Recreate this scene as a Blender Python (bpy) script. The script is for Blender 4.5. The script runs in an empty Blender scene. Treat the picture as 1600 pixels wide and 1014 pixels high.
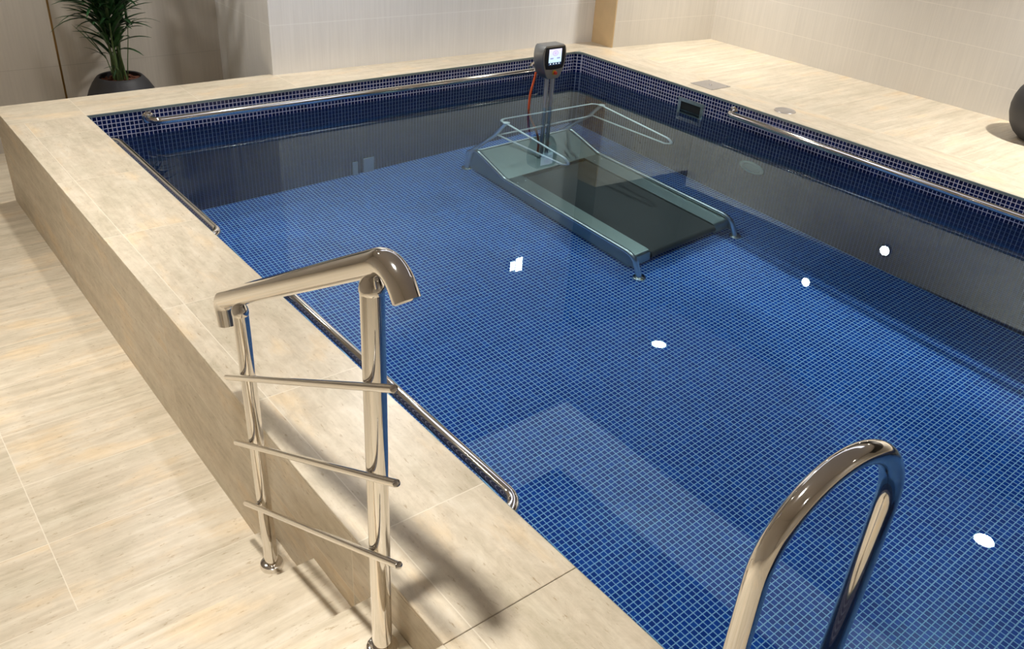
import bpy, bmesh, math, random
from mathutils import Vector, Matrix
random.seed(7)
sc = bpy.context.scene
C = sc.collection
PI = math.pi

# ------------------------------------------------------------------ camera
cd = bpy.data.cameras.new('camera')
cam = bpy.data.objects.new('camera', cd); C.objects.link(cam)
cam.location = (-1.14508, -5.16498, 1.586)
cam.rotation_euler = (math.radians(59.44472), math.radians(-3.45487), math.radians(-38.3369))
cd.sensor_width = 36.0
cd.lens = 1341.4067 * 36.0 / 1600.0
cd.clip_start = 0.02
sc.camera = cam

# ------------------------------------------------------------------ view, world, sampling
sc.view_settings.view_transform = 'Standard'
sc.view_settings.look = 'None'
sc.view_settings.gamma = 1
sc.view_settings.use_curve_mapping = False
sc.view_settings.exposure = 0.16
w = bpy.data.worlds.new('world'); sc.world = w; w.use_nodes = True
w.node_tree.nodes['Background'].inputs[0].default_value = (0.9, 0.85, 0.8, 1)
w.node_tree.nodes['Background'].inputs[1].default_value = 0.0
sc.cycles.use_denoising = True
sc.cycles.max_bounces = 10
sc.cycles.diffuse_bounces = 5
sc.cycles.glossy_bounces = 6
sc.cycles.transmission_bounces = 8
sc.cycles.sample_clamp_indirect = 6.0
sc.cycles.caustics_refractive = True
sc.cycles.caustics_reflective = True
sc.cycles.blur_glossy = 0.6

# ceiling downlights, the last three added as unseen fill light: (x, y, watts, beam spread in degrees)
CEIL = 2.40
DOWN = [(4.57, -0.66, 22, 105), (4.59, -3.87, 48, 112), (-0.79, -3.95, 19.5, 95),
        (-0.86, -1.55, 18.5, 95), (0.10, 0.42, 12, 120), (-1.0, -6.6, 12, 110), (2.4, -7.2, 10, 110), (1.62, -0.40, 27, 145)]

# ------------------------------------------------------------------ helpers
def link(name, bm, mat, parent=None, smooth=True, loc=None, weld=True):
    me = bpy.data.meshes.new(name)
    if weld: bmesh.ops.remove_doubles(bm, verts=bm.verts, dist=1e-6)
    bmesh.ops.recalc_face_normals(bm, faces=bm.faces)
    bm.to_mesh(me); bm.free()
    mats = mat if isinstance(mat, (list, tuple)) else [mat]
    for m in mats: me.materials.append(m)
    o = bpy.data.objects.new(name, me); C.objects.link(o)
    if loc: o.location = loc
    if parent: o.parent = parent
    if smooth:
        me.shade_smooth()
        me.set_sharp_from_angle(angle=math.radians(38))
    return o
def tag(o, label=None, cat=None, group=None, kind=None):
    if label: o['label'] = label
    if cat: o['category'] = cat
    if group: o['group'] = group
    if kind: o['kind'] = kind
    return o
def thing(name, label, cat, loc=(0, 0, 0), rz=0, group=None):
    o = bpy.data.objects.new(name, None); C.objects.link(o)
    o.empty_display_size = 0.1
    o.location = loc; o.rotation_euler = (0, 0, rz)
    return tag(o, label, cat, group)
def copy_tree(o, parent=None):
    c = o.copy(); C.objects.link(c)
    c.parent = parent
    for ch in [x for x in list(C.objects) if x.parent == o]:
        copy_tree(ch, c)
    return c
def box(bm, x0, x1, y0, y1, z0, z1, mi=0, bev=0.0, seg=2):
    vs = [bm.verts.new(p) for p in [(x0,y0,z0),(x1,y0,z0),(x1,y1,z0),(x0,y1,z0),(x0,y0,z1),(x1,y0,z1),(x1,y1,z1),(x0,y1,z1)]]
    fs = [bm.faces.new([vs[i] for i in q]) for q in [(0,3,2,1),(4,5,6,7),(0,1,5,4),(1,2,6,5),(2,3,7,6),(3,0,4,7)]]
    for f in fs: f.material_index = mi
    if bev > 0:
        es = list({e for f in fs for e in f.edges})
        bmesh.ops.bevel(bm, geom=es, offset=bev, segments=seg, profile=0.5, affect='EDGES')
    return fs
def prism(bm, pts, lo, hi, axis='z', mi=0):
    """polygon pts (a,b) extruded lo..hi along axis"""
    def P(a, b, t):
        return {'z': (a, b, t), 'y': (a, t, b), 'x': (t, a, b)}[axis]
    A = [bm.verts.new(P(a, b, lo)) for a, b in pts]; B = [bm.verts.new(P(a, b, hi)) for a, b in pts]
    n = len(pts); fs = [bm.faces.new(A), bm.faces.new(B[::-1])]
    for i in range(n): fs.append(bm.faces.new([A[i], A[(i+1) % n], B[(i+1) % n], B[i]]))
    for f in fs: f.material_index = mi
    return fs
def fillet(pts, r, n=8):
    """round the inner corners of a polyline"""
    pts = [Vector(p) for p in pts]; out = [pts[0]]
    for i in range(1, len(pts)-1):
        a, b, c = pts[i-1], pts[i], pts[i+1]
        rr = r[i-1] if isinstance(r, (list, tuple)) else r
        u = (a-b).normalized(); v = (c-b).normalized(); ang = u.angle(v)
        if rr <= 0 or ang > PI-0.02: out.append(b); continue
        d = min(rr/math.tan(ang/2), (a-b).length*0.49 if i > 1 else (a-b).length*0.98, (c-b).length*0.49 if i < len(pts)-2 else (c-b).length*0.98)
        rad = d*math.tan(ang/2); cen = b+(u+v).normalized()*(rad/math.sin(ang/2))
        p0, p1 = b+u*d, b+v*d
        e0 = (p0-cen); e1 = (p1-cen); th = e0.angle(e1); ax = e0.cross(e1).normalized()
        for k in range(n+1): out.append(cen + Matrix.Rotation(th*k/n, 3, ax) @ e0)
    out.append(pts[-1]); return out
def tube(bm, pts, r, n=20, cap=True, mi=0, capround=0.0):
    pts = [Vector(p) for p in pts]
    P = [pts[0]]
    for p in pts[1:]:
        if (p-P[-1]).length > 1e-5: P.append(p)
    rs = r if isinstance(r, (list, tuple)) else [r]*len(P)
    if len(rs) != len(P): rs = [rs[min(i, len(rs)-1)] for i in range(len(P))]
    T = []
    for i in range(len(P)):
        t = (P[min(i+1, len(P)-1)]-P[max(i-1, 0)]).normalized(); T.append(t)
    up = Vector((0, 0, 1)) if abs(T[0].z) < 0.9 else Vector((1, 0, 0))
    N = (up - T[0]*up.dot(T[0])).normalized(); rings = []
    for i in range(len(P)):
        if i:
            q = T[i-1].rotation_difference(T[i]); N = q @ N; N = (N-T[i]*N.dot(T[i])).normalized()
        B = T[i].cross(N)
        rings.append([bm.verts.new(P[i] + (N*math.cos(2*PI*k/n)+B*math.sin(2*PI*k/n))*rs[i]) for k in range(n)])
    for i in range(len(rings)-1):
        for k in range(n):
            f = bm.faces.new([rings[i][k], rings[i][(k+1) % n], rings[i+1][(k+1) % n], rings[i+1][k]]); f.material_index = mi
    if cap:
        for ring, t, rr in ((rings[0], -T[0], rs[0]), (rings[-1], T[-1], rs[-1])):
            if capround > 0:
                c = sum((v.co for v in ring), Vector())/n; inner = ring
                r2 = [bm.verts.new(c+(v.co-c)*0.82+t*capround) for v in ring]
                for k in range(n):
                    f = bm.faces.new([ring[k], ring[(k+1) % n], r2[(k+1) % n], r2[k]]); f.material_index = mi
                f = bm.faces.new(r2); f.material_index = mi
            else:
                f = bm.faces.new(ring); f.material_index = mi
def lathe(bm, prof, n=48, c=(0, 0, 0), mi=0, axis='z'):
    rings = []
    for r, z in prof:
        if r < 1e-6:
            rings.append([bm.verts.new(lax(c, 0, 0, z, axis))])
        else:
            rings.append([bm.verts.new(lax(c, r*math.cos(2*PI*k/n), r*math.sin(2*PI*k/n), z, axis)) for k in range(n)])
    for a, b in zip(rings, rings[1:]):
        for k in range(n):
            if len(a) == 1 and len(b) == 1: continue
            if len(a) == 1: f = bm.faces.new([a[0], b[k], b[(k+1) % n]])
            elif len(b) == 1: f = bm.faces.new([a[k], a[(k+1) % n], b[0]])
            else: f = bm.faces.new([a[k], a[(k+1) % n], b[(k+1) % n], b[k]])
            f.material_index = mi
def lax(c, a, b, z, axis):
    v = {'z': (a, b, z), 'x': (z, a, b), 'y': (a, z, b)}[axis]
    return (c[0]+v[0], c[1]+v[1], c[2]+v[2])

# ------------------------------------------------------------------ materials
def newmat(name):
    m = bpy.data.materials.new(name); m.use_nodes = True
    nt = m.node_tree; b = nt.nodes['Principled BSDF']; return m, nt, b
def simple(name, col, rough=0.5, metal=0.0, spec=0.5, noise=0.0, nscale=30, bump=0.0):
    m, nt, b = newmat(name)
    b.inputs['Base Color'].default_value = (*col, 1); b.inputs['Roughness'].default_value = rough
    b.inputs['Metallic'].default_value = metal; b.inputs['Specular IOR Level'].default_value = spec
    g = nt.nodes.new('ShaderNodeNewGeometry'); n = nt.nodes.new('ShaderNodeTexNoise')
    n.inputs['Scale'].default_value = nscale; n.inputs['Detail'].default_value = 4
    nt.links.new(g.outputs['Position'], n.inputs['Vector'])
    if noise > 0:
        mx = nt.nodes.new('ShaderNodeMix'); mx.data_type = 'RGBA'
        mx.inputs[6].default_value = (*[c*(1-noise) for c in col], 1); mx.inputs[7].default_value = (*[min(1, c*(1+noise)) for c in col], 1)
        nt.links.new(n.outputs[0], mx.inputs[0]); nt.links.new(mx.outputs[2], b.inputs['Base Color'])
    if bump > 0:
        bp = nt.nodes.new('ShaderNodeBump'); bp.inputs['Strength'].default_value = 1; bp.inputs['Distance'].default_value = bump
        nt.links.new(n.outputs[0], bp.inputs['Height']); nt.links.new(bp.outputs[0], b.inputs['Normal'])
    return m
class NG:
    """tiny helper for math node chains"""
    def __init__(s, nt): s.nt = nt
    def m(s, op, a, b=None, c=None):
        n = s.nt.nodes.new('ShaderNodeMath'); n.operation = op
        for i, v in enumerate((a, b, c)):
            if v is None: continue
            if isinstance(v, (int, float)): n.inputs[i].default_value = v
            else: s.nt.links.new(v, n.inputs[i])
        return n.outputs[0]
    def mix(s, f, a, b, t='RGBA'):
        n = s.nt.nodes.new('ShaderNodeMix'); n.data_type = t
        i, j = (6, 7) if t == 'RGBA' else (2, 3)
        for k, v in ((0, f), (i, a), (j, b)):
            if isinstance(v, (int, float)): n.inputs[k].default_value = v
            elif isinstance(v, tuple): n.inputs[k].default_value = (*v, 1)
            else: s.nt.links.new(v, n.inputs[k])
        return n.outputs[2 if t == 'RGBA' else 0]
    def pos(s):
        g = s.nt.nodes.new('ShaderNodeNewGeometry'); x = s.nt.nodes.new('ShaderNodeSeparateXYZ')
        s.nt.links.new(g.outputs['Position'], x.inputs[0]); s.g = g
        nx = s.nt.nodes.new('ShaderNodeSeparateXYZ'); s.nt.links.new(g.outputs['True Normal'], nx.inputs[0])
        s.N = [nx.outputs[i] for i in range(3)]
        return [x.outputs[i] for i in range(3)]
    def comb(s, a, b, c):
        n = s.nt.nodes.new('ShaderNodeCombineXYZ')
        for i, v in enumerate((a, b, c)):
            if isinstance(v, (int, float)): n.inputs[i].default_value = v
            else: s.nt.links.new(v, n.inputs[i])
        return n.outputs[0]
    def noise(s, vec, scale, detail=4, rough=0.55, dist=0.0):
        n = s.nt.nodes.new('ShaderNodeTexNoise'); s.nt.links.new(vec, n.inputs['Vector'])
        n.inputs['Scale'].default_value = scale; n.inputs['Detail'].default_value = detail
        n.inputs['Roughness'].default_value = rough; n.inputs['Distortion'].default_value = dist
        return n.outputs[0]
    def ramp(s, f, stops):
        n = s.nt.nodes.new('ShaderNodeValToRGB'); s.nt.links.new(f, n.inputs[0]); e = n.color_ramp.elements
        while len(e) < len(stops): e.new(0.5)
        for k, (p, c) in enumerate(stops): e[k].position = p; e[k].color = (*c, 1)
        return n.outputs[0]

def mosaic(name, ramp, grout, spec, shaded_grout=None):
    m, nt, b = newmat(name); g = NG(nt); x, y, z = g.pos(); nx, ny, nz = g.N
    PZ = 0.025
    isx = g.m('GREATER_THAN', g.m('ABSOLUTE', nx), 0.8); isz = g.m('GREATER_THAN', g.m('ABSOLUTE', nz), 0.5)
    u = g.mix(isx, x, y, 'FLOAT')                # on x-facing walls run along y
    v = g.mix(isz, g.m('ADD', z, 0.0155), y, 'FLOAT')
    u = g.m('ADD', g.m('DIVIDE', u, PZ), 500.0); v = g.m('ADD', g.m('DIVIDE', v, PZ), 500.0)
    fu, fv = g.m('FRACT', u), g.m('FRACT', v); cu, cv = g.m('FLOOR', u), g.m('FLOOR', v)
    # wider joint where two sheets of twelve tiles meet, thinner ones inside
    su = g.m('LESS_THAN', g.m('MODULO', cu, 12), 0.5); sv = g.m('LESS_THAN', g.m('MODULO', cv, 12), 0.5)
    def edge(f, s_):
        lo = g.m('GREATER_THAN', f, g.m('ADD', 0.088, g.m('MULTIPLY', s_, 0.035))); hi = g.m('LESS_THAN', f, 0.912)
        return g.m('MULTIPLY', lo, hi)
    tile = g.m('MULTIPLY', edge(fu, su), edge(fv, sv))
    wn = nt.nodes.new('ShaderNodeTexWhiteNoise'); wn.noise_dimensions = '3D'
    nt.links.new(g.comb(cu, cv, isx), wn.inputs['Vector'])
    big = g.noise(g.comb(g.m('MULTIPLY', cu, 0.06), g.m('MULTIPLY', cv, 0.06), 0.0), 1.0, 2)
    val = g.m('ADD', g.m('MULTIPLY', wn.outputs[0], 0.6), g.m('MULTIPLY', big, 0.4))
    tcol = g.ramp(val, ramp)
    gcol = g.mix(g.m('LESS_THAN', z, -0.1655), grout, shaded_grout) if shaded_grout else grout  # grout darkened below the waterline: dim underwater light put into the colour
    col = g.mix(tile, gcol, tcol)
    nt.links.new(col, b.inputs['Base Color'])
    nt.links.new(g.mix(tile, 0.75, 0.22, 'FLOAT'), b.inputs['Roughness'])
    b.inputs['Specular IOR Level'].default_value = spec
    h = nt.nodes.new('ShaderNodeBump'); h.inputs['Distance'].default_value = 0.0012; h.inputs['Strength'].default_value = 0.8
    nt.links.new(tile, h.inputs['Height']); nt.links.new(h.outputs[0], b.inputs['Normal'])
    return m

def travertine(name, grain='x', jx=None, jy=None, jz=None, tone=1.0, rough=0.28, kc=24, mott=0.25):
    """vein-cut travertine: grain runs along one axis; jx/jy/jz = (offset, pitch) of joint planes, width 2.5 mm"""
    m, nt, b = newmat(name); g = NG(nt); x, y, z = g.pos()
    a, c = {'x': (x, y), 'y': (y, x)}[grain]
    # each tile shifts the pattern
    def cell(v, j): return g.m('FLOOR', g.m('DIVIDE', g.m('SUBTRACT', v, j[0]), j[1])) if j else 0.0
    cx, cy, cz = cell(x, jx), cell(y, jy), cell(z, jz)
    wn = nt.nodes.new('ShaderNodeTexWhiteNoise'); wn.noise_dimensions = '3D'; nt.links.new(g.comb(cx, cy, cz), wn.inputs['Vector'])
    sh = g.m('MULTIPLY', wn.outputs[0], 9.0)
    warp = g.noise(g.comb(g.m('MULTIPLY', a, 1.2), g.m('MULTIPLY', c, 4), z), 1.0, 3)
    cc = g.m('ADD', g.m('ADD', c, sh), g.m('MULTIPLY', warp, 0.045))
    v1 = g.comb(g.m('MULTIPLY', g.m('ADD', a, sh), 1.5), g.m('MULTIPLY', cc, kc), g.m('MULTIPLY', z, kc))
    n1 = g.noise(v1, 1.0, 6, 0.62)
    v2 = g.comb(g.m('MULTIPLY', a, 5), g.m('MULTIPLY', cc, 60), g.m('MULTIPLY', z, 60))
    n2 = g.noise(v2, 1.0, 5, 0.65)
    v3 = g.comb(g.m('MULTIPLY', a, 2.2), g.m('MULTIPLY', cc, 6), g.m('MULTIPLY', z, 6))
    n3 = g.noise(v3, 1.0, 4, 0.6)
    n5 = g.noise(g.comb(g.m('MULTIPLY', a, 14), g.m('MULTIPLY', cc, 22), g.m('MULTIPLY', z, 22)), 1.0, 6, 0.7, 0.6)
    f = g.m('ADD', g.m('MULTIPLY', n1, 0.69-mott), g.m('ADD', g.m('MULTIPLY', n5, mott-0.05), g.m('ADD', g.m('MULTIPLY', n2, 0.22), g.m('MULTIPLY', n3, 0.14))))
    k = tone
    base = g.ramp(f, [(0.34, (0.46*k, 0.39*k, 0.275*k)), (0.45, (0.58*k, 0.495*k, 0.37*k)), (0.54, (0.67*k, 0.585*k, 0.45*k)), (0.66, (0.76*k, 0.69*k, 0.57*k))])
    tint = g.ramp(n3, [(0.36, (0.93, 0.945, 0.935)), (0.55, (1.0, 1.0, 1.0)), (0.68, (1.06, 0.98, 0.86))])
    mu = nt.nodes.new('ShaderNodeMix'); mu.data_type = 'RGBA'; mu.blend_type = 'MULTIPLY'; mu.inputs[0].default_value = 1
    nt.links.new(base, mu.inputs[6]); nt.links.new(tint, mu.inputs[7])
    col = mu.outputs[2]
    # fine crackle
    n4 = g.noise(g.comb(g.m('MULTIPLY', a, 25), g.m('MULTIPLY', cc, 90), g.m('MULTIPLY', z, 90)), 1.0, 4, 0.7)
    pit = g.ramp(n4, [(0.30, (0.70, 0.63, 0.54)), (0.40, (1, 1, 1))])
    mu2 = nt.nodes.new('ShaderNodeMix'); mu2.data_type = 'RGBA'; mu2.blend_type = 'MULTIPLY'; mu2.inputs[0].default_value = 1
    nt.links.new(col, mu2.inputs[6]); nt.links.new(pit, mu2.inputs[7]); col = mu2.outputs[2]
    jt = None
    for v, j in ((x, jx), (y, jy), (z, jz)):
        if not j: continue
        fr = g.m('FRACT', g.m('ADD', g.m('DIVIDE', g.m('SUBTRACT', v, j[0]), j[1]), 100.0))
        d = g.m('MULTIPLY', g.m('MINIMUM', fr, g.m('SUBTRACT', 1.0, fr)), j[1])
        e = g.m('LESS_THAN', d, 0.0016); jt = e if jt is None else g.m('MAXIMUM', jt, e)
    if jt is not None: col = g.mix(g.m('MULTIPLY', jt, 0.7), col, (0.80*k, 0.73*k, 0.60*k))
    nt.links.new(col, b.inputs['Base Color'])
    b.inputs['Roughness'].default_value = rough; b.inputs['Specular IOR Level'].default_value = 0.35
    bp = nt.nodes.new('ShaderNodeBump'); bp.inputs['Distance'].default_value = 0.0006; bp.inputs['Strength'].default_value = 0.6
    nt.links.new(f, bp.inputs['Height']); nt.links.new(bp.outputs[0], b.inputs['Normal'])
    return m

def wall_tile(name, col, zs, seam=1.12):
    """large cream tiles with fine vertical ribs; zs = (offset, pitch) of the horizontal joints"""
    m, nt, b = newmat(name); g = NG(nt); x, y, z = g.pos()
    u = g.m('ADD', x, y)
    rib = g.noise(g.comb(g.m('MULTIPLY', u, 70), g.m('MULTIPLY', z, 2.0), 0.0), 1.0, 3)
    big = g.noise(g.comb(g.m('MULTIPLY', u, 3), g.m('MULTIPLY', z, 2), 1.0), 1.0, 2)
    f = g.m('ADD', g.m('MULTIPLY', rib, 0.7), g.m('MULTIPLY', big, 0.3))
    base = g.ramp(f, [(0.3, tuple(c*0.93 for c in col)), (0.7, tuple(min(1, c*1.05) for c in col))])
    fr = g.m('FRACT', g.m('ADD', g.m('DIVIDE', g.m('SUBTRACT', z, zs[0]), zs[1]), 100.0))
    d = g.m('MULTIPLY', g.m('MINIMUM', fr, g.m('SUBTRACT', 1.0, fr)), zs[1])
    e = g.m('LESS_THAN', d, 0.0022)
    nt.links.new(g.mix(e, base, tuple(min(0.95, c*seam) for c in col)), b.inputs['Base Color'])
    b.inputs['Roughness'].default_value = 0.42
    bp = nt.nodes.new('ShaderNodeBump'); bp.inputs['Distance'].default_value = 0.001; bp.inputs['Strength'].default_value = 0.5
    nt.links.new(rib, bp.inputs['Height']); nt.links.new(bp.outputs[0], b.inputs['Normal'])
    return m

def emit(name, col, st):
    m = bpy.data.materials.new(name); m.use_nodes = True; nt = m.node_tree; nt.nodes.clear()
    o = nt.nodes.new('ShaderNodeOutputMaterial'); e = nt.nodes.new('ShaderNodeEmission')
    e.inputs[0].default_value = (*col, 1); e.inputs[1].default_value = st; nt.links.new(e.outputs[0], o.inputs[0]); return m

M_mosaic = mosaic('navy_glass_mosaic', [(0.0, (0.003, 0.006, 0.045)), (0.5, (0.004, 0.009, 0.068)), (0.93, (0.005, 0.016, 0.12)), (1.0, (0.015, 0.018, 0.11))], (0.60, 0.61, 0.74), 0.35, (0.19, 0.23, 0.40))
M_mosfloor = mosaic('royal_blue_glass_mosaic', [(0.0, (0.003, 0.036, 0.27)), (0.5, (0.005, 0.058, 0.40)), (0.93, (0.008, 0.105, 0.56)), (1.0, (0.02, 0.15, 0.60))], (0.42, 0.67, 0.93), 0.10)
M_copY = travertine('travertine_coping_lengthwise', 'y', jx=(-0.318, 9.0), jy=(-3.052, 0.695), kc=11, mott=0.42)
M_copX = travertine('travertine_coping_crosswise', 'x', jx=(0.0, 0.65), kc=14, mott=0.35)
M_copR = travertine('travertine_coping_right', 'y', jy=(-3.2, 0.695), kc=11, mott=0.35)
M_floor = travertine('travertine_floor', 'x', jx=(-0.96, 1.36), jy=(-0.97, 0.34))
M_step = travertine('travertine_step', 'x', jx=(-1.6, 1.36))
M_deckR = travertine('travertine_deck_right', 'x', jx=(4.093, 3.0), jy=(-0.3, 0.68))
M_riser = travertine('travertine_riser', 'y', jy=(-3.711, 1.39), jz=(-0.216, 0.62), rough=0.4, kc=11, mott=0.4)
M_wallF = wall_tile('cream_wall_tile_far', (0.86, 0.85, 0.83), (0.32, 0.62))
M_wallR = wall_tile('cream_wall_tile_right', (0.72, 0.68, 0.61), (0.205, 0.216))
M_wallB = wall_tile('shaded_wall_tile_alcove', (0.60, 0.56, 0.50), (-0.03, 0.62), 0.85)  # alcove tile toned darker, its weaker light put into the colour
M_wallP = simple('painted_wall', (0.62, 0.57, 0.50), 0.6, noise=0.03, nscale=3)
M_upper = simple('dark_wall_panelling', (0.07, 0.065, 0.06), 0.6)
M_ceil = simple('ceiling_paint', (0.50, 0.46, 0.42), 0.7, noise=0.02, nscale=2)
M_steel = simple('polished_stainless_steel', (0.78, 0.755, 0.72), 0.075, 1.0, noise=0.02, nscale=8)
M_steelb = simple('brushed_stainless_steel', (0.55, 0.56, 0.56), 0.22, 1.0, noise=0.06, nscale=60)
M_satin = simple('satin_stainless_tube', (0.80, 0.82, 0.80), 0.30, 1.0, noise=0.02, nscale=8)
M_sheet = simple('matt_steel_sheet', (0.33, 0.38, 0.36), 0.30, 0.85)
M_pole = simple('brushed_pole_steel', (0.62, 0.59, 0.54), 0.42, 0.75)
M_rail = simple('bright_steel_tube', (0.95, 0.95, 0.92), 0.35, 0.3)
M_trim = simple('grey_green_edge_trim', (0.30, 0.36, 0.33), 0.35, 0.4)
M_wood = simple('oak_panel', (0.62, 0.45, 0.25), 0.5, noise=0.10, nscale=14)
M_brass = simple('brass_strip', (0.36, 0.21, 0.07), 0.35, 0.8)
M_pot = simple('matte_anthracite_planter', (0.040, 0.040, 0.045), 0.55, noise=0.08, nscale=60, bump=0.0002)
M_soil = simple('bark_mulch', (0.16, 0.055, 0.03), 0.9, noise=0.6, nscale=45)
M_leaf = simple('palm_leaf_green', (0.020, 0.075, 0.022), 0.38, noise=0.35, nscale=20)
M_stem = simple('palm_stem_green', (0.10, 0.17, 0.06), 0.5, noise=0.3, nscale=30)
M_belt = simple('black_rubber_belt', (0.030, 0.032, 0.032), 0.6, noise=0.1, nscale=90, bump=0.0003)
M_black = simple('black_plastic', (0.018, 0.018, 0.02), 0.3)
M_recess_shade = simple('painted_recess_shade', (0.01, 0.011, 0.011), 0.6)
M_console = simple('grey_console_shell', (0.30, 0.31, 0.31), 0.28, 0.75)
M_bezelface = simple('silver_console_face', (0.45, 0.42, 0.36), 0.3, 0.6)
M_orange = simple('orange_cable_sleeve', (0.55, 0.085, 0.02), 0.45)
M_red = simple('red_stop_button', (0.75, 0.04, 0.01), 0.3)
M_yellow = simple('yellow_button_collar', (0.75, 0.55, 0.02), 0.4)
M_grate = simple('brushed_cover_plate', (0.46, 0.43, 0.40), 0.38, 0.7, noise=0.08, nscale=70)
M_lens = simple('pale_glass_lens', (0.42, 0.50, 0.44), 0.15, 0.0)
M_bulb = emit('lit_diffuser', (1.0, 0.93, 0.84), 30.0)
M_bulbs = emit('lit_sconce_panel', (1.0, 0.96, 0.9), 18.0)
M_cove = emit('luminous_ceiling_panel', (0.86, 0.89, 1.0), 1.45)

# water: a clear refracting surface with a faint teal tint
M_water = bpy.data.materials.new('clear_pool_water'); M_water.use_nodes = True
nt = M_water.node_tree; nt.nodes.clear()
o_ = nt.nodes.new('ShaderNodeOutputMaterial'); gl = nt.nodes.new('ShaderNodeBsdfGlass')
gl.inputs['Color'].default_value = (0.78, 0.95, 1.0, 1); gl.inputs['Roughness'].default_value = 0.0; gl.inputs['IOR'].default_value = 1.333
nt.links.new(gl.outputs[0], o_.inputs[0])

# ------------------------------------------------------------------ setting
W = 3.7529; WO = 0.395; H = 0.5657; HW = 0.1626; DEP = -1.50; NEAR = -6.3
R_COP = 0.335; FAR_C = 0.375
def S(o): o['kind'] = 'structure'; return o

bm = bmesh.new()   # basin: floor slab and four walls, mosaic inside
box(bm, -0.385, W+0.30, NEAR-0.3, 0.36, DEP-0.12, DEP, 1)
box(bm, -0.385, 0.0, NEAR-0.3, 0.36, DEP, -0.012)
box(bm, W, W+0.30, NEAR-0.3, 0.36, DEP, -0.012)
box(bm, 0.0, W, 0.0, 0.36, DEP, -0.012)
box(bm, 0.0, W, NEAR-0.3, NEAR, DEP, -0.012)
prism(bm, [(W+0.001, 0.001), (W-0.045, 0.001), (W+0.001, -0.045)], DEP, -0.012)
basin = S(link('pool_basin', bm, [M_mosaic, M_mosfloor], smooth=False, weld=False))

bm = bmesh.new()   # coping stones
box(bm, -WO, 0.0, -4.125, 0.0, -0.012, 0.0, 0, 0.0015, 1)
box(bm, -WO, 0.0, NEAR-0.3, -4.127, -0.012, 0.0, 0, 0.0015, 1)
S(link('coping_left', bm, M_copY, smooth=False))
bm = bmesh.new(); box(bm, -WO, 4.09, 0.001, FAR_C, -0.012, 0.0, 0, 0.0015, 1); S(link('coping_far', bm, M_copX, smooth=False))
bm = bmesh.new(); box(bm, W, W+R_COP, NEAR-0.3, 0.0, -0.012, 0.0005, 0, 0.0015, 1); S(link('coping_right', bm, M_copR, smooth=False))
bm = bmesh.new(); box(bm, 0, W, NEAR-0.3, NEAR, -0.012, 0.0, 0, 0.0015, 1); S(link('coping_near', bm, M_copX, smooth=False))
bm = bmesh.new()   # thin edge profile under the coping, pool side
box(bm, 0.0, 0.0025, NEAR, 0, -0.0155, -0.002); box(bm, W-0.004, W, NEAR, -0.045, -0.0155, -0.0005); box(bm, 0.0, W-0.045, -0.003, 0, -0.0155, -0.001)
prism(bm, [(W, 0.0), (W-0.049, -0.003), (W-0.049, 0.0)], -0.0155, -0.001); prism(bm, [(W, 0.0), (W-0.049, -0.003), (W-0.003, -0.049), (W, -0.049)], -0.0155, -0.001)
S(link('trim_1', bm, M_trim, smooth=False))

bm = bmesh.new()   # travertine cladding of the raised pool side
box(bm, -WO, -0.386, NEAR-0.3, 0.36, -H-0.05, -0.012)
box(bm, -WO, 1.6, 0.361, FAR_C, -H-0.05, -0.012)
S(link('pool_side_cladding', bm, M_riser, smooth=False))
bm = bmesh.new()   # lower floor
box(bm, -2.8, -WO, -3.15, 1.35, -H-0.1, -H); box(bm, -WO, 1.60, FAR_C, 1.35, -H-0.1, -H)
S(link('floor', bm, M_floor, smooth=False))
bm = bmesh.new()   # three steps
box(bm, -2.8, -WO, -3.475, -3.15, -H-0.1, -0.4243, 0, 0.002, 1)
box(bm, -2.8, -WO, -3.805, -3.475, -H-0.1, -0.2829, 0, 0.002, 1)
box(bm, -2.8, -WO, -4.125, -3.805, -H-0.1, -0.1414, 0, 0.002, 1)
S(link('steps', bm, M_step, smooth=False))
bm = bmesh.new(); box(bm, -2.8, -WO, -8.0, -4.125, -H-0.1, 0.0, 0, 0.002, 1); box(bm, -WO, 5.3, -8.0, NEAR-0.3, -0.1, 0.0); S(link('deck_near', bm, M_step, smooth=False))
bm = bmesh.new(); box(bm, W+R_COP, 5.3, NEAR-0.3, 0.1, -0.1, 0.0); S(link('deck_right', bm, M_deckR, smooth=False))

bm = bmesh.new()   # wall block behind the pool, slightly out of square
prism(bm, [(1.28, 0.342), (4.095, 0.212), (4.095, 1.45), (1.28, 1.45)], -0.6, CEIL)
S(link('wall_far', bm, M_wallF, smooth=False))
WT = 1.06   # top of the cream tiling; dark panelling above it
bm = bmesh.new()
prism(bm, [(4.10, -0.028), (5.3, -0.158), (5.3, 1.45), (4.10, 1.45)], -0.1, 0.90)
prism(bm, [(4.10, -0.028), (5.3, -0.158), (5.3, 1.45), (4.10, 1.45)], 0.90, CEIL, mi=1)
S(link('wall_far_right', bm, [M_wallR, M_upper], smooth=False))
bm = bmesh.new(); box(bm, 4.086, 4.10, -0.030, 0.222, 0.0, 0.90, 0, 0.001, 1); S(link('trim_2', bm, M_wood, smooth=False))
bm = bmesh.new(); box(bm, 5.2, 5.35, -8.0, 0.2, -0.1, WT); box(bm, 5.2, 5.35, -8.0, 0.2, WT, CEIL, 1); S(link('wall_right', bm, [M_wallR, M_upper], smooth=False, weld=False))
bm = bmesh.new(); box(bm, -2.95, 1.6, 1.25, 1.4, -0.7, CEIL); S(link('wall_alcove', bm, M_wallB, smooth=False))
bm = bmesh.new(); box(bm, 0.168, 0.180, 1.244, 1.25, -H, CEIL); S(link('trim_3', bm, M_brass, smooth=False))
bm = bmesh.new(); box(bm, -2.95, -2.8, -8.15, 1.4, -0.7, CEIL); S(link('wall_left', bm, M_wallP, smooth=False))
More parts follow.
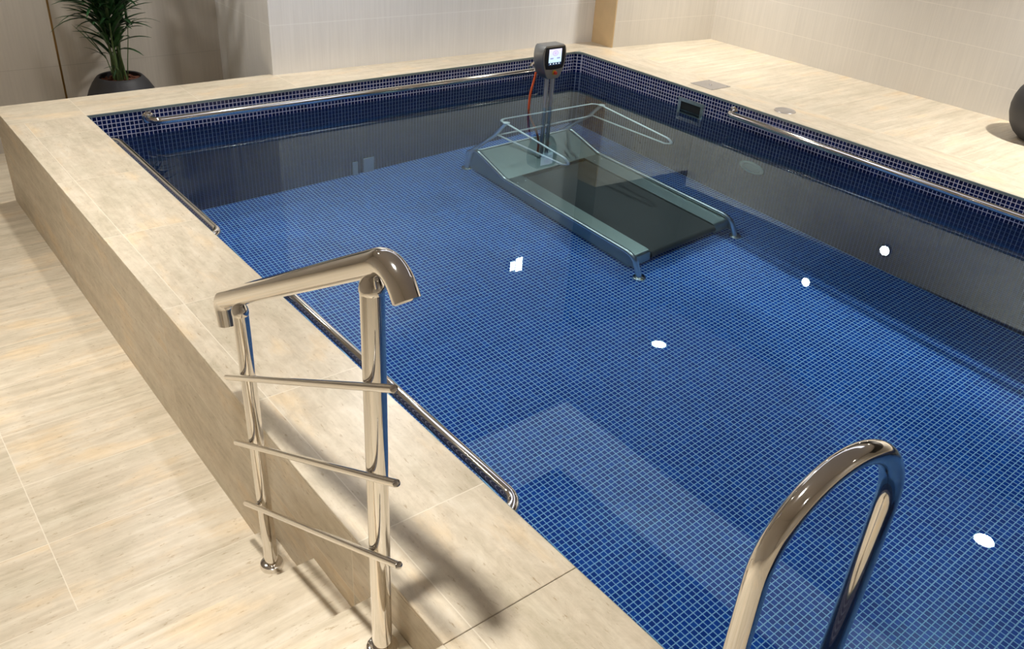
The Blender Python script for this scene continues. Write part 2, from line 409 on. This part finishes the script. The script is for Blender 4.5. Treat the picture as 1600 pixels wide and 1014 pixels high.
bm = bmesh.new(); box(bm, -2.95, 5.35, -8.15, -8.0, -0.7, CEIL); S(link('wall_near', bm, M_wallP, smooth=False))

# ceiling with a raised luminous bay over the pool
BX0, BX1, BY0, BY1 = 0.2, 3.2, -4.4, -0.85
bm = bmesh.new()
box(bm, -2.95, BX0, -8.15, 1.45, CEIL, CEIL+0.2); box(bm, BX1, 5.35, -8.15, 1.45, CEIL, CEIL+0.2)
box(bm, BX0, BX1, -8.15, BY0, CEIL, CEIL+0.2); box(bm, BX0, BX1, BY1, 1.45, CEIL, CEIL+0.2)
box(bm, BX0, BX1-0.62, BY0, BY1-0.62, CEIL+0.03, CEIL+0.2)
S(link('ceiling', bm, M_ceil, smooth=False, weld=False))
bm = bmesh.new()
prism(bm, [(BX0, BY1-0.62), (BX1-0.62, BY1-0.62), (BX1-0.62, BY0), (BX1, BY0), (BX1, BY1), (BX0, BY1)], CEIL+0.02, CEIL+0.2)
tag(link('ceiling_light_panel', bm, M_cove, smooth=False), 'pale L-shaped luminous panel recessed in the ceiling over the pool', 'ceiling light')

# ------------------------------------------------------------------ water
bm = bmesh.new()
NX, NY = 2, 2
gv = [[bm.verts.new((W*i/NX, NEAR + (0-NEAR)*j/NY, -HW)) for i in range(NX+1)] for j in range(NY+1)]
for j in range(NY):
    for i in range(NX): bm.faces.new([gv[j][i], gv[j][i+1], gv[j+1][i+1], gv[j+1][i]])
water = link('pool_water', bm, M_water, smooth=False)
water.data.shade_smooth()
if water.data.polygons[0].normal.z < 0: water.data.flip_normals()
tag(water, 'still clear water filling the blue mosaic pool', 'water', kind='stuff')
water.cycles.is_caustics_caster = True

# ------------------------------------------------------------------ downlights and added fill lamps
LCOL = (1.0, 0.965, 0.915)
where = ['round ceiling downlight over the right side of the pool beside the console end',
         'round ceiling downlight over the right side of the pool beside the planter on the deck',
         'round ceiling downlight above the stone steps and handrail',
         'round ceiling downlight above the lower floor left of the pool',
         'round ceiling downlight above the potted palm',
         'added round ceiling fill light behind the camera over the near deck',
         'added round ceiling fill light behind the camera past the near end of the pool',
         'added round ceiling fill light brightening the cream wall block beyond the pool']
def downlight(i, x, y, wt, spread):
    t = thing('ceiling_downlight_or_fill', where[i], 'ceiling light', (x, y, CEIL), 0, None)
    bm = bmesh.new(); lathe(bm, [(0.072, -0.004), (0.076, -0.008), (0.090, -0.008), (0.094, 0.0), (0.072, 0.0), (0.072, -0.004)]); link('bezel', bm, M_steelb, t)
    bm = bmesh.new(); lathe(bm, [(0.0, -0.001), (0.072, -0.001), (0.072, 0.0), (0.0, 0.0)]); link('diffuser', bm, M_bulb, t)
    ld = bpy.data.lights.new('lamp', 'AREA'); ld.shape = 'DISK'; ld.size = 0.125; ld.energy = wt; ld.color = LCOL
    ld.spread = math.radians(spread); ld.cycles.is_caustics_light = True
    lo = bpy.data.objects.new('lamp', ld); C.objects.link(lo); lo.location = (0, 0, -0.012); lo.parent = t
for i, (x, y, wt, sp) in enumerate(DOWN): downlight(i, x, y, wt, sp)
# two small round wall spots on the right wall (seen mirrored in the water)
for (y, z, wt, lab) in [(-1.655, 1.437, 0.8, 'round wall light on the right wall, upper of two'), (-2.25, 0.885, 1.5, 'round wall light on the right wall, lower of two')]:
    t = thing('wall_light', lab, 'wall light', (5.2, y, z))
    bm = bmesh.new(); lathe(bm, [(0.0, -0.02), (0.045, -0.02), (0.055, -0.014), (0.055, 0.0), (0.0, 0.0)], axis='x'); link('housing', bm, M_steelb, t)
    bm = bmesh.new(); lathe(bm, [(0.0, -0.024), (0.04, -0.021), (0.04, -0.02), (0.0, -0.02)], axis='x'); link('diffuser', bm, M_bulb, t)

t = thing('wall_sconce', 'small white two-panel lamp high on the cream wall block beyond the pool', 'wall light', (3.40, 0.245, 1.60))
bm = bmesh.new(); prism(bm, [(-0.075, 0.0), (-0.055, -0.05), (0.075, -0.05), (0.095, 0.0)], -0.06, 0.06, 'z'); link('housing', bm, M_steelb, t, smooth=False)
for xa, xb, zz in ((-0.06, -0.003, 0.045), (0.006, 0.080, 0.068)):
    bm = bmesh.new(); box(bm, xa, xb, -0.056, -0.05, -zz, zz); link('lit_panel', bm, M_bulbs, t, smooth=False)

# ------------------------------------------------------------------ stair handrail
def flange(c, r, parent, m=M_steel):
    bm = bmesh.new(); lathe(bm, [(0.0, 0.0), (r, 0.0), (r, 0.008), (r*0.93, 0.016), (r*0.72, 0.020), (0.0, 0.020)], 40, c); return link('flange', bm, m, parent)
HX = -0.456
t = thing('stair_handrail', 'polished steel handrail with two posts and three crossbars on the stone steps', 'handrail', (0, 0, 0))
def railz(y): return 0.447 + (-3.175-y)*0.560
for (y0, y1, zb, r) in ((-3.304, -3.282, -0.4243, 0.0205), (-3.962, -3.956, -0.1414, 0.0233)):
    zt = railz(y1)-0.052
    bm = bmesh.new(); tube(bm, [(HX, y0, zb), (HX, y1, zt)], r, 36); p = link('post', bm, M_steel, t)
    flange((HX, y0, zb), r*1.72, p)
    bm = bmesh.new()
    lathe(bm, [(r*1.0, -0.004), (r*1.07, 0.0), (r*1.07, 0.006), (r*0.98, 0.016), (r*0.62, 0.030), (r*0.45, 0.036), (r*0.45, 0.06), (0, 0.06)], 36, (HX, y1, zt))
    link('cap', bm, M_steel, p)
bm = bmesh.new()
zA, zB = railz(-3.172), railz(-3.985)
tube(bm, fillet([(HX, -3.180, 0.372), (HX, -3.166, railz(-3.166)), (HX, -4.030, railz(-4.030)+0.002), (HX, -4.074, 0.866)], [0.035, 0.062], 14), 0.0262, 44, capround=0.003)
link('rail', bm, M_steel, t)
for (ya, za, yb, zb) in ((-3.209, 0.228, -4.078, 0.697), (-3.217, 0.008, -4.083, 0.480), (-3.231, -0.211, -4.089, 0.267)):
    bm = bmesh.new(); tube(bm, [(HX-0.030, ya, za), (HX-0.030, yb, zb)], 0.0083, 20, capround=0.001); b_ = link('crossbar', bm, M_steel, t)
    for yp in (-3.293, -3.954):
        bm = bmesh.new(); zz = za+(zb-za)*(yp-ya)/(yb-ya); tube(bm, [(HX-0.031, yp, zz), (HX-0.012, yp, zz)], 0.006, 12)
        link('bracket', bm, M_steel, b_)

# ------------------------------------------------------------------ arched entry rail at right foreground
bm = bmesh.new()
A = Vector((-0.096, -4.636)); B = Vector((0.288, -4.658)); zc = 0.464; Mid = (A+B)/2; Rr = (B-A).length/2; u = (B-A).normalized()
pts = [(A.x, A.y, 0.0), (A.x, A.y, zc)]
pts += [(Mid.x+u.x*Rr*math.cos(th), Mid.y+u.y*Rr*math.cos(th), zc+Rr*math.sin(th)) for th in [PI-PI*k/28 for k in range(1, 28)]]
pts += [(B.x, B.y, zc), (B.x, B.y, -0.9), (B.x-0.06, B.y, -1.02), (0.02, B.y, -1.06)]
t = thing('entry_rail', 'arched polished steel grab rail curving over the pool edge into the water', 'grab rail', (0, 0, 0))
tube(bm, pts, 0.0233, 40); link('rail', bm, M_steel, t); flange((A.x, A.y, 0.0), 0.042, t)

# ------------------------------------------------------------------ wall grab rails in the pool
def grab(label, pts, wallpts, axis):
    t = thing('pool_grab_rail', label, 'grab rail', (0, 0, 0))
    bm = bmesh.new(); tube(bm, fillet(pts, 0.070, 12), 0.0205, 30); link('rail', bm, M_steel, t)
    for c, s in wallpts:
        bm = bmesh.new(); lathe(bm, [(0.0, 0.0), (0.034, 0.0), (0.034, 0.004*s), (0.027, 0.008*s), (0.0, 0.008*s)], 28, c, axis=axis); link('flange', bm, M_steel, t)
ZL = -0.085
grab('short steel grab rail on the left pool wall by the far corner', [(0, -0.235, ZL), (0.082, -0.235, ZL), (0.082, -1.690, ZL), (0, -1.690, ZL)], [((0, -0.235, ZL), 1), ((0, -1.690, ZL), 1)], 'x')
grab('steel grab rail on the left pool wall behind the stair handrail', [(0, -2.30, ZL), (0.092, -2.30, ZL), (0.092, -3.812, ZL), (0, -3.812, ZL)], [((0, -2.30, ZL), 1), ((0, -3.812, ZL), 1)], 'x')
grab('long steel grab rail along the far pool wall behind the console', [(0.33, 0, -0.055), (0.33, -0.085, -0.062), (3.27, -0.105, -0.074), (3.27, 0, -0.07)], [((0.33, 0, -0.055), -1), ((3.27, 0, -0.07), -1)], 'y')
grab('long steel grab rail along the right pool wall', [(W, -1.60, -0.06), (3.667, -1.60, -0.060), (3.650, -4.60, -0.075), (W, -4.60, -0.07)], [((W, -1.60, -0.06), -1), ((W, -4.60, -0.07), -1)], 'x')

# ------------------------------------------------------------------ fittings
t = thing('skimmer_inlet', 'square steel framed opening in the right pool wall at the waterline', 'pool skimmer', (W, 0, 0))
y0, y1, z0, z1 = -1.345, -1.105, -0.268, -0.080
bm = bmesh.new(); fw = 0.028
for a in ((y0, y1, z1-fw, z1), (y0, y1, z0, z0+fw), (y0, y0+fw, z0+fw, z1-fw), (y1-fw, y1, z0+fw, z1-fw)): box(bm, -0.010, 0, a[0], a[1], a[2], a[3], 0, 0.001, 1)
link('frame', bm, M_steelb, t, smooth=False)
bm = bmesh.new(); box(bm, -0.002, 0, y0+fw, y1-fw, z0+fw, z1-fw); link('opening', bm, M_recess_shade, t, smooth=False)  # flat dark plate, the shade inside the opening painted as colour
bm = bmesh.new(); box(bm, -0.006, 0, y0+fw, y1-fw, -0.188, -0.180); link('flap', bm, M_steelb, t, smooth=False)

t = thing('deck_cover', 'square steel cover plate set in the stone edge right of the pool', 'drain cover', (3.953, -1.205, 0.0005))
bm = bmesh.new(); box(bm, -0.103, 0.103, -0.103, 0.103, 0, 0.0025, 0, 0.001, 1); link('plate', bm, M_grate, t, smooth=False)
bm = bmesh.new(); lathe(bm, [(0, 0.007), (0.010, 0.007), (0.013, 0.0025), (0.0, 0.0025)], 20); link('knob', bm, M_steel, t)
for sx in (-1, 1):
    for sy in (-1, 1):
        bm = bmesh.new(); lathe(bm, [(0, 0.0035), (0.004, 0.0035), (0.004, 0.0025), (0.0, 0.0025)], 12, (sx*0.085, sy*0.085, 0)); link('screw', bm, M_steelb, t)
bm = bmesh.new(); lathe(bm, [(0, 0.003), (0.060, 0.003), (0.064, 0.0045), (0.070, 0.0045), (0.073, 0.0), (0, 0)], 48, (3.912, -1.89, 0.0005))
tag(link('round_drain_cover', bm, M_grate), 'round steel cover set in the stone edge beside the right grab rail', 'drain cover')

def uw_light(y, z, label, lit):
    t = thing('underwater_light', label, 'pool light', (W, y, z), 0, None)
    bm = bmesh.new(); lathe(bm, [(0.070, 0), (0.105, 0), (0.105, -0.008), (0.095, -0.016), (0.078, -0.018), (0.070, -0.010)], 48, axis='x'); link('bezel', bm, M_lens, t)
    bm = bmesh.new(); lathe(bm, [(0.070, -0.006), (0.055, -0.014), (0.03, -0.019), (0, -0.021)], 40, axis='x'); link('lens', bm, M_lens, t)
uw_light(-1.837, -0.83, 'round pale underwater light on the right pool wall beyond the treadmill', False)
for (xa, xb, lab) in ((1.752, 1.836, 'broad pale plate low on the far pool wall left of the treadmill'), (1.665, 1.705, 'narrow pale plate low on the far pool wall left of the treadmill')):
    bm = bmesh.new(); box(bm, xa, xb, -0.012, 0, DEP, -1.262 if xa > 1.7 else -1.285, 0, 0.002, 1)
    tag(link('wall_plate', bm, simple('pale_steel_plate', (0.55, 0.55, 0.58), 0.4, 0.2), smooth=False), lab, 'plate')

# ------------------------------------------------------------------ treadmill
XL, XR = 2.440, 3.330
t = thing('underwater_treadmill', 'stainless steel underwater treadmill with black belt standing on the pool floor', 'treadmill', (0, 0, 0))
zk = -1.285
def frame_pts(x): return fillet([(x, -0.31, DEP), (x, -0.330, -1.17), (x, -0.425, -1.075), (x, -0.755, zk), (x, -2.04, zk+0.02), (x, -2.105, DEP)], [0.10, 0.05, 0.10, 0.10], 10)
for x in (XL, XR):
    bm = bmesh.new(); tube(bm, frame_pts(x), 0.0185, 24); f = link('frame_tube', bm, M_satin, t)
    for y in (-0.31, -2.105): flange((x, y, DEP), 0.042, f)
    s = 1 if x == XL else -1
    bm = bmesh.new()
    prism(bm, [(-0.345, -1.455), (-0.36, -1.17), (-0.435, -1.10), (-0.76, zk-0.015), (-2.03, zk), (-2.06, -1.36), (-2.06, -1.43)], x+s*0.004, x+s*0.010, 'x')
    link('side_panel', bm, M_sheet, t, smooth=False)
# handrail loops: arms each side, upper and lower, joined by front crossbars
PY, PZ = -0.735, -0.262
def P3(x, y, z): return (x, y, z)
up = fillet([(XL+0.03, -1.31, -0.445), (XL+0.03, -0.765, -0.262), (XL+0.03, -0.70, -0.255)], 0.0)
bm = bmesh.new()
tube(bm, fillet([(XL, -0.735, -0.262), (XL, -0.655, -0.262), (XR, -0.675, -0.262), (XR, -0.755, -0.262)], 0.055, 10), 0.0108, 18)
link('upper_crossbar', bm, M_rail, t)
bm = bmesh.new()
tube(bm, fillet([(XL, -0.66, -0.575), (XR, -0.66, -0.575)], 0.0), 0.0108, 18)
link('lower_crossbar', bm, M_rail, t)
for x, dy in ((XL, 0.0), (XR, -0.06)):
    bm = bmesh.new()
    tube(bm, fillet([(x, -0.745, -0.262), (x, -1.355+dy, -0.405), (x, -1.40+dy, -0.475), (x, -1.33+dy, -0.530), (x, -0.66, -0.575)], [0.05, 0.04, 0.04], 8), 0.0108, 18)
    link('side_arm', bm, M_rail, t)
    bm = bmesh.new()
    tube(bm, fillet([(x, -0.31, DEP), (x, -0.36, -1.15), (x, -0.62, -0.62), (x, -0.742, -0.250)], 0.25, 12), 0.0185, 24)
    p = link('support_post', bm, M_satin, t)
    bm = bmesh.new(); lathe(bm, [(0, 0.010), (0.018, 0.010), (0.026, 0.004), (0.026, -0.006), (0.0, -0.006)], 28, (x, -0.742, -0.246)); link('post_cap', bm, simple('white_cap_steel', (0.9, 0.9, 0.88), 0.3, 0.3), p)
# sloped front cover, belt, side platforms
bm = bmesh.new()
prism(bm, [(-0.405, -1.105), (-0.43, -1.090), (-0.765, zk-0.012), (-0.765, zk-0.03), (-0.43, -1.40), (-0.405, -1.40)], XL+0.012, XR-0.012, 'x')
link('motor_cover', bm, M_sheet, t, smooth=False)
bm = bmesh.new(); tube(bm, [(XL+0.012, -0.425, -1.083), (XR-0.012, -0.425, -1.083)], 0.011, 16); link('cover_edge', bm, M_satin, t)
bm = bmesh.new()
bx0, bx1 = XL+0.150, XR-0.150
prism(bm, [(-0.80, zk-0.035)] + [(-2.02-0.035*math.sin(a), zk-0.07+0.045*math.cos(a)) for a in [PI*k/10 for k in range(11)]] + [(-0.80, zk-0.12)], bx0, bx1, 'x')
link('running_belt', bm, M_belt, t)
for xa, xb in ((XL+0.014, bx0-0.002), (bx1+0.002, XR-0.014)):
    bm = bmesh.new()
    prism(bm, [(-0.76, zk-0.012)] + [(-2.00-0.040*math.sin(a), zk-0.052+0.045*math.cos(a)) for a in [PI*0.5*k/8 for k in range(9)]] + [(-2.040, zk-0.13), (-0.76, zk-0.13)], xa, xb, 'x')
    pf = link('side_platform', bm, M_sheet, t)
    for yy in (-0.85, -1.88):
        for ox in (-0.035, 0.035):
            bm = bmesh.new(); lathe(bm, [(0, 0.003), (0.006, 0.002), (0.006, -0.001), (0, -0.001)], 12, ((xa+xb)/2+ox, yy, zk-0.012)); link('bolt', bm, M_satin, pf)
bm = bmesh.new(); box(bm, XL+0.012, XR-0.012, -2.00, -0.45, -1.46, -1.40); link('base_pan', bm, M_sheet, t, smooth=False)
# console: twin poles, shell, face, screen, button
CX = 2.868
for dx in (-0.028, 0.022):
    bm = bmesh.new(); tube(bm, [(CX+0.012+dx, -0.655, -1.20), (CX+0.012+dx, -0.655, 0.09)], 0.0150, 24); link('console_pole', bm, M_pole, t)
def shield(s, grow=0.0):
    """console outline in x,z : flat top, bulging sides, tapering to a narrow foot"""
    pts = []
    prof = [(0.0, 0.070), (0.035, 0.086), (0.075, 0.097), (0.12, 0.104), (0.165, 0.106), (0.195, 0.102), (0.218, 0.094), (0.227, 0.084)]
    for z, x in prof: pts.append((CX-(x+grow)*s, 0.046+z))
    for z, x in prof[::-1]: pts.append((CX+(x+grow)*s, 0.046+z))
    pts = [(a, (b-0.16)*s+0.16) for a, b in pts]
    return pts
prof = [(0.0, 0.045), (0.012, 0.060), (0.040, 0.077), (0.075, 0.093), (0.12, 0.103), (0.165, 0.106), (0.195, 0.102), (0.216, 0.095), (0.227, 0.082)]
def outline(sx, z0=0.046, sz=1.0, cz=0.16):
    L = [(CX-x*sx, z0+z) for z, x in prof]+[(CX+x*sx, z0+z) for z, x in prof[::-1]]
    return [(a, cz+(b-cz)*sz) for a, b in L]
bm = bmesh.new()
rings = []
for (y, sx, sz) in ((-0.590, 0.90, 0.93), (-0.596, 0.97, 0.985), (-0.606, 1.0, 1.0), (-0.690, 1.0, 1.0), (-0.697, 0.985, 0.99)):
    rings.append([bm.verts.new((a, y, b)) for a, b in outline(sx, sz=sz)])
for a, b in zip(rings, rings[1:]):
    n = len(a)
    for k in range(n): bm.faces.new([a[k], a[(k+1) % n], b[(k+1) % n], b[k]])
bm.faces.new(rings[0]); bm.faces.new(rings[-1])
con = link('console', bm, M_console, t)
bm = bmesh.new(); prism(bm, outline(0.95, sz=0.96), -0.7000, -0.6965, 'y'); link('face_plate', bm, M_bezelface, con, smooth=False)
bm = bmesh.new()
bz = [(-0.075, 0.118), (-0.086, 0.15), (-0.092, 0.19), (-0.090, 0.225), (-0.084, 0.262), (0.084, 0.262), (0.090, 0.225), (0.092, 0.19), (0.086, 0.15), (0.075, 0.118), (0.03, 0.113), (-0.03, 0.113)]
prism(bm, [(CX+a, b) for a, b in bz], -0.7030, -0.7000, 'y'); bezel = link('screen_bezel', bm, M_black, con, smooth=False)
def screen_mat():
    m, nt, b = newmat('lit_console_screen'); g = NG(nt); x, y, z = g.pos()
    X = g.m('SUBTRACT', x, CX)
    base = g.mix(g.m('MULTIPLY', g.m('SUBTRACT', z, 0.145), 9.0), (0.52, 0.80, 0.95), (0.78, 0.72, 0.95))
    # round gauge and two small grey readouts
    dx = g.m('DIVIDE', X, 0.026); dz = g.m('DIVIDE', g.m('SUBTRACT', z, 0.222), 0.018)
    r2 = g.m('ADD', g.m('MULTIPLY', dx, dx), g.m('MULTIPLY', dz, dz))
    base = g.mix(g.m('MULTIPLY', g.m('LESS_THAN', r2, 1.0), g.m('GREATER_THAN', r2, 0.55)), base, (0.55, 0.45, 0.72))
    base = g.mix(g.m('LESS_THAN', r2, 0.25), base, (0.62, 0.50, 0.85))
    for cxx in (-0.030, 0.030):
        q = g.m('MULTIPLY', g.m('LESS_THAN', g.m('ABSOLUTE', g.m('SUBTRACT', X, cxx)), 0.014), g.m('LESS_THAN', g.m('ABSOLUTE', g.m('SUBTRACT', z, 0.188)), 0.0045))
        base = g.mix(q, base, (0.30, 0.33, 0.55))
    bar = g.m('LESS_THAN', z, 0.160)
    base = g.mix(bar, base, (0.03, 0.05, 0.10))
    for cxx in (-0.040, -0.012, 0.012, 0.038):
        d = g.m('ADD', g.m('POWER', g.m('SUBTRACT', X, cxx), 2.0), g.m('POWER', g.m('SUBTRACT', z, 0.152), 2.0))
        base = g.mix(g.m('LESS_THAN', d, 0.000022), base, (0.75, 0.85, 0.92))
    e = nt.nodes.new('ShaderNodeEmission'); nt.links.new(base, e.inputs[0]); e.inputs[1].default_value = 1.15
    nt.links.new(e.outputs[0], nt.nodes['Material Output'].inputs[0]); return m
bm = bmesh.new(); box(bm, CX-0.056, CX+0.056, -0.7045, -0.703, 0.143, 0.250); link('screen', bm, screen_mat(), con, smooth=False)
bm = bmesh.new(); lathe(bm, [(0, -0.004), (0.017, -0.004), (0.017, 0), (0, 0)], 28, (CX+0.006, -0.700, 0.089), axis='y'); link('button_collar', bm, M_yellow, con)
bm = bmesh.new(); lathe(bm, [(0, -0.022), (0.010, -0.021), (0.012, -0.018), (0.012, -0.004), (0, -0.004)], 28, (CX+0.006, -0.700, 0.089), axis='y'); link('stop_button', bm, M_red, con)
# orange sleeved cable from the console into the water
bm = bmesh.new()
import itertools
ctrl = [(2.772, -0.625, 0.085), (2.760, -0.625, 0.03), (2.735, -0.630, -0.04), (2.722, -0.635, -0.12), (2.722, -0.640, -0.22), (2.745, -0.645, -0.42), (2.79, -0.65, -0.65), (2.83, -0.64, -0.9), (2.85, -0.62, -1.16)]
def cr(P, n=8):
    P = [Vector(p) for p in P]; Q = [P[0]*2-P[1]]+P+[P[-1]*2-P[-2]]; out = []
    for i in range(1, len(Q)-2):
        for k in range(n):
            s = k/n; a, b, c, d = Q[i-1], Q[i], Q[i+1], Q[i+2]
            out.append(0.5*((2*b)+(c-a)*s+(2*a-5*b+4*c-d)*s*s+(3*b-a-3*c+d)*s**3))
    out.append(P[-1]); return out
tube(bm, cr(ctrl), 0.0085, 14); link('cable', bm, M_orange, t)

# ------------------------------------------------------------------ planters and palm
potprof = [(0.0, 0.0), (0.130, 0.0), (0.142, 0.006), (0.185, 0.055), (0.220, 0.12), (0.240, 0.20), (0.246, 0.275), (0.240, 0.345), (0.225, 0.405), (0.202, 0.460), (0.174, 0.508), (0.152, 0.536), (0.141, 0.548), (0.133, 0.551), (0.127, 0.546), (0.132, 0.520), (0.142, 0.49), (0.0, 0.48)]
def planter(label, loc, sz=1.0):
    t = thing('planter', label, 'plant pot', loc)
    t.scale = (1, 1, sz)
    bm = bmesh.new(); lathe(bm, potprof, 64); link('pot', bm, M_pot, t)
    bm = bmesh.new(); N = 40
    for r_, n_ in ((0.148, 40),):
        lathe(bm, [(0, 0.515), (0.07, 0.518), (0.130, 0.510), (0.130, 0.49), (0, 0.49)], 40)
    rnd = random.Random(3)
    for k in range(110):
        a = rnd.random()*2*PI; rr = 0.112*math.sqrt(rnd.random()); sx, sy, sz = rnd.uniform(.008, .018), rnd.uniform(.005, .010), rnd.uniform(.003, .006)
        mt = Matrix.Translation((rr*math.cos(a), rr*math.sin(a), 0.520+rnd.uniform(0, .006))) @ Matrix.Rotation(rnd.random()*PI, 4, 'Z') @ Matrix.Rotation(rnd.uniform(-.6, .6), 4, 'X')
        vs = [bm.verts.new(mt @ Vector((ix*sx, iy*sy, iz*sz))) for ix, iy, iz in ((-1,-1,-1),(1,-.7,-1),(1,1,-1),(-.8,1,-1),(-1,-1,1),(.8,-1,1),(1,.8,1),(-1,.9,1))]
        for q in [(0,3,2,1),(4,5,6,7),(0,1,5,4),(1,2,6,5),(2,3,7,6),(3,0,4,7)]: bm.faces.new([vs[i] for i in q])
    so = link('bark_mulch', bm, M_soil, t, smooth=False); so['kind'] = 'stuff'
    return t
PX, PYY = 0.425, 0.80
planter('round dark grey planter holding the palm behind the far stone edge', (PX, PYY, -H))
planter('round dark grey planter on the stone deck against the right wall', (4.945, -3.135, 0.0), 0.74)

palm = thing('potted_palm', 'green palm with arching narrow leaves growing from the dark planter', 'palm plant', (PX, PYY, -0.045))
rnd = random.Random(11)
WALLY = 1.235 - PYY
def blade(bm, base, d, L, wd, droop, up=Vector((0, 0, 1)), n=7):
    """one folded palm leaflet"""
    d = Vector(d).normalized(); side = d.cross(up)
    side = side.normalized() if side.length > 1e-3 else Vector((1, 0, 0))
    prev = None; p = Vector(base); dd = d.copy()
    for i in range(n+1):
        s = i/n; wv = wd*math.sin(PI*min(1, 0.08+s*0.92))**0.7*(1-0.35*s)
        if i == n: wv = 0.0004
        nrm = side.cross(dd).normalized()
        row = [bm.verts.new(p - side*wv + nrm*wv*0.35), bm.verts.new(p), bm.verts.new(p + side*wv + nrm*wv*0.35), bm.verts.new(p - nrm*0.0008)]
        if prev:
            bm.faces.new([prev[0], prev[1], row[1], row[0]]); bm.faces.new([prev[1], prev[2], row[2], row[1]])
            bm.faces.new([prev[0], row[0], row[3], prev[3]]); bm.faces.new([prev[2], prev[3], row[3], row[2]])
        prev = row
        p = p + dd*(L/n); p.y = min(p.y, WALLY-0.02)
        dd = (dd + Vector((0, 0, -droop/n))).normalized()
def frond(az, lean, L, nleaf, Lf, start=0.45, wd=0.011, base=(0, 0), curve=0.5):
    bx_, by_ = base
    bm = bmesh.new(); pts = []; p = Vector((bx_, by_, -0.01)); dr = Vector((math.cos(az)*math.sin(lean), math.sin(az)*math.sin(lean), math.cos(lean)))
    N = 26; rec = []
    for i in range(N+1):
        pts.append(p.copy()); rec.append((p.copy(), dr.copy())); s = i/N
        p = p + dr*(L/N); p.y = min(p.y, WALLY-0.04); dr = (dr + Vector((math.cos(az), math.sin(az), -0.35))*curve*(s**1.5)/N*2.2).normalized()
    rs = [0.0062*(1-0.8*i/N)+0.001 for i in range(N+1)]
    tube(bm, pts, rs, 8, True)
    fr = link('frond_stem', bm, M_stem, palm)
    bm = bmesh.new()
    for k in range(nleaf):
        s = start+(1-start)*(k+0.5)/nleaf; i = min(N, int(s*N)); q, dq = rec[i]
        sd = dq.cross(Vector((0, 0, 1)))
        sd = sd.normalized() if sd.length > 1e-3 else Vector((math.sin(az), -math.cos(az), 0))
        for sg in (-1, 1):
            dd = dq*rnd.uniform(0.55, 0.95) + sd*sg*rnd.uniform(0.6, 0.95) + Vector((0, 0, rnd.uniform(-0.05, 0.25)))
            blade(bm, q, dd, Lf*(0.75+0.5*math.sin(PI*s))*rnd.uniform(0.8, 1.1), wd*rnd.uniform(0.8, 1.2), rnd.uniform(0.5, 1.3))
    blade(bm, rec[-1][0], rec[-1][1], Lf*0.7, wd, 0.6)
    fo = link('leaflets', bm, M_leaf, fr)
for k in range(14):
    a = 2*PI*k/14+rnd.uniform(-.25, .25); ln = rnd.uniform(0.02, 0.10) if k % 2 else rnd.uniform(0.08, 0.17)
    frond(a, ln, rnd.uniform(0.8, 1.35), 12, 0.27, start=rnd.uniform(0.16, 0.38), base=(rnd.uniform(-.035, .035), rnd.uniform(-.035, .035)), wd=0.019, curve=0.5)
# younger shoots with a few broad blades, low in the clump (tip spots in x,z of the plant's frame)
def shoot(pts, leaves, r=0.004):
    bm = bmesh.new(); q = cr(pts, 6); tube(bm, q, [r*(1-0.5*i/len(q)) for i in range(len(q))], 8); st = link('shoot_stem', bm, M_stem, palm)
    bm = bmesh.new()
    for (b0, tip, wd, dr) in leaves:
        b0 = Vector(b0); tip = Vector(tip); d = tip-b0; L = d.length*1.06
        blade(bm, b0, d+Vector((0, 0, dr*0.45*L)), L, wd, dr)
    link('leaflets', bm, M_leaf, st)
shoot([(0.04, -0.02, 0), (0.055, -0.03, 0.12), (0.075, -0.04, 0.25), (0.085, -0.05, 0.345)],
      [((0.085, -0.05, 0.34), (0.085, -0.06, 0.50), 0.010, 0.1), ((0.085, -0.05, 0.34), (0.215, -0.06, 0.355), 0.010, 0.9), ((0.085, -0.05, 0.35), (0.285, -0.07, 0.355), 0.007, 1.2),
       ((0.085, -0.05, 0.36), (0.00, -0.05, 0.44), 0.016, 0.5), ((0.08, -0.05, 0.34), (0.02, -0.06, 0.49), 0.008, 0.5)])
shoot([(-0.04, -0.02, 0), (-0.06, -0.03, 0.10), (-0.08, -0.04, 0.18)],
      [((-0.08, -0.04, 0.16), (-0.235, -0.06, 0.37), 0.014, 0.2), ((-0.07, -0.04, 0.14), (-0.20, -0.06, 0.36), 0.010, 0.3), ((-0.085, -0.04, 0.17), (-0.20, -0.09, 0.245), 0.007, 0.6)])
shoot([(-0.02, -0.03, 0), (-0.04, -0.04, 0.20), (-0.06, -0.05, 0.40)],
      [((-0.06, -0.05, 0.37), (-0.38, -0.08, 0.335), 0.012, 1.4), ((-0.06, -0.05, 0.39), (-0.33, -0.06, 0.385), 0.013, 1.6), ((-0.05, -0.05, 0.38), (-0.27, -0.08, 0.505), 0.014, 0.9), ((-0.06, -0.05, 0.36), (-0.24, -0.1, 0.36), 0.012, 1.5)])
shoot([(0.0, -0.04, 0), (-0.01, -0.05, 0.07), (-0.03, -0.05, 0.10)],
      [((-0.03, -0.05, 0.10), (-0.105, -0.07, 0.10), 0.005, 0.5), ((-0.03, -0.05, 0.08), (-0.055, -0.08, 0.045), 0.007, 0.3), ((-0.02, -0.05, 0.16), (-0.16, -0.06, 0.20), 0.006, 0.9)])

# ------------------------------------------------------------------ which objects receive light focused through the water
for o in bpy.data.objects:
    if o.type == 'MESH' and o is not water:
        lo = min((o.matrix_world @ Vector(c)).z for c in o.bound_box)
        root = o
        while root.parent: root = root.parent
        if root.name.startswith(('pool_basin', 'underwater', 'entry_rail', 'skimmer', 'wall_plate', 'pool_grab')):
            o.cycles.is_caustics_receiver = True
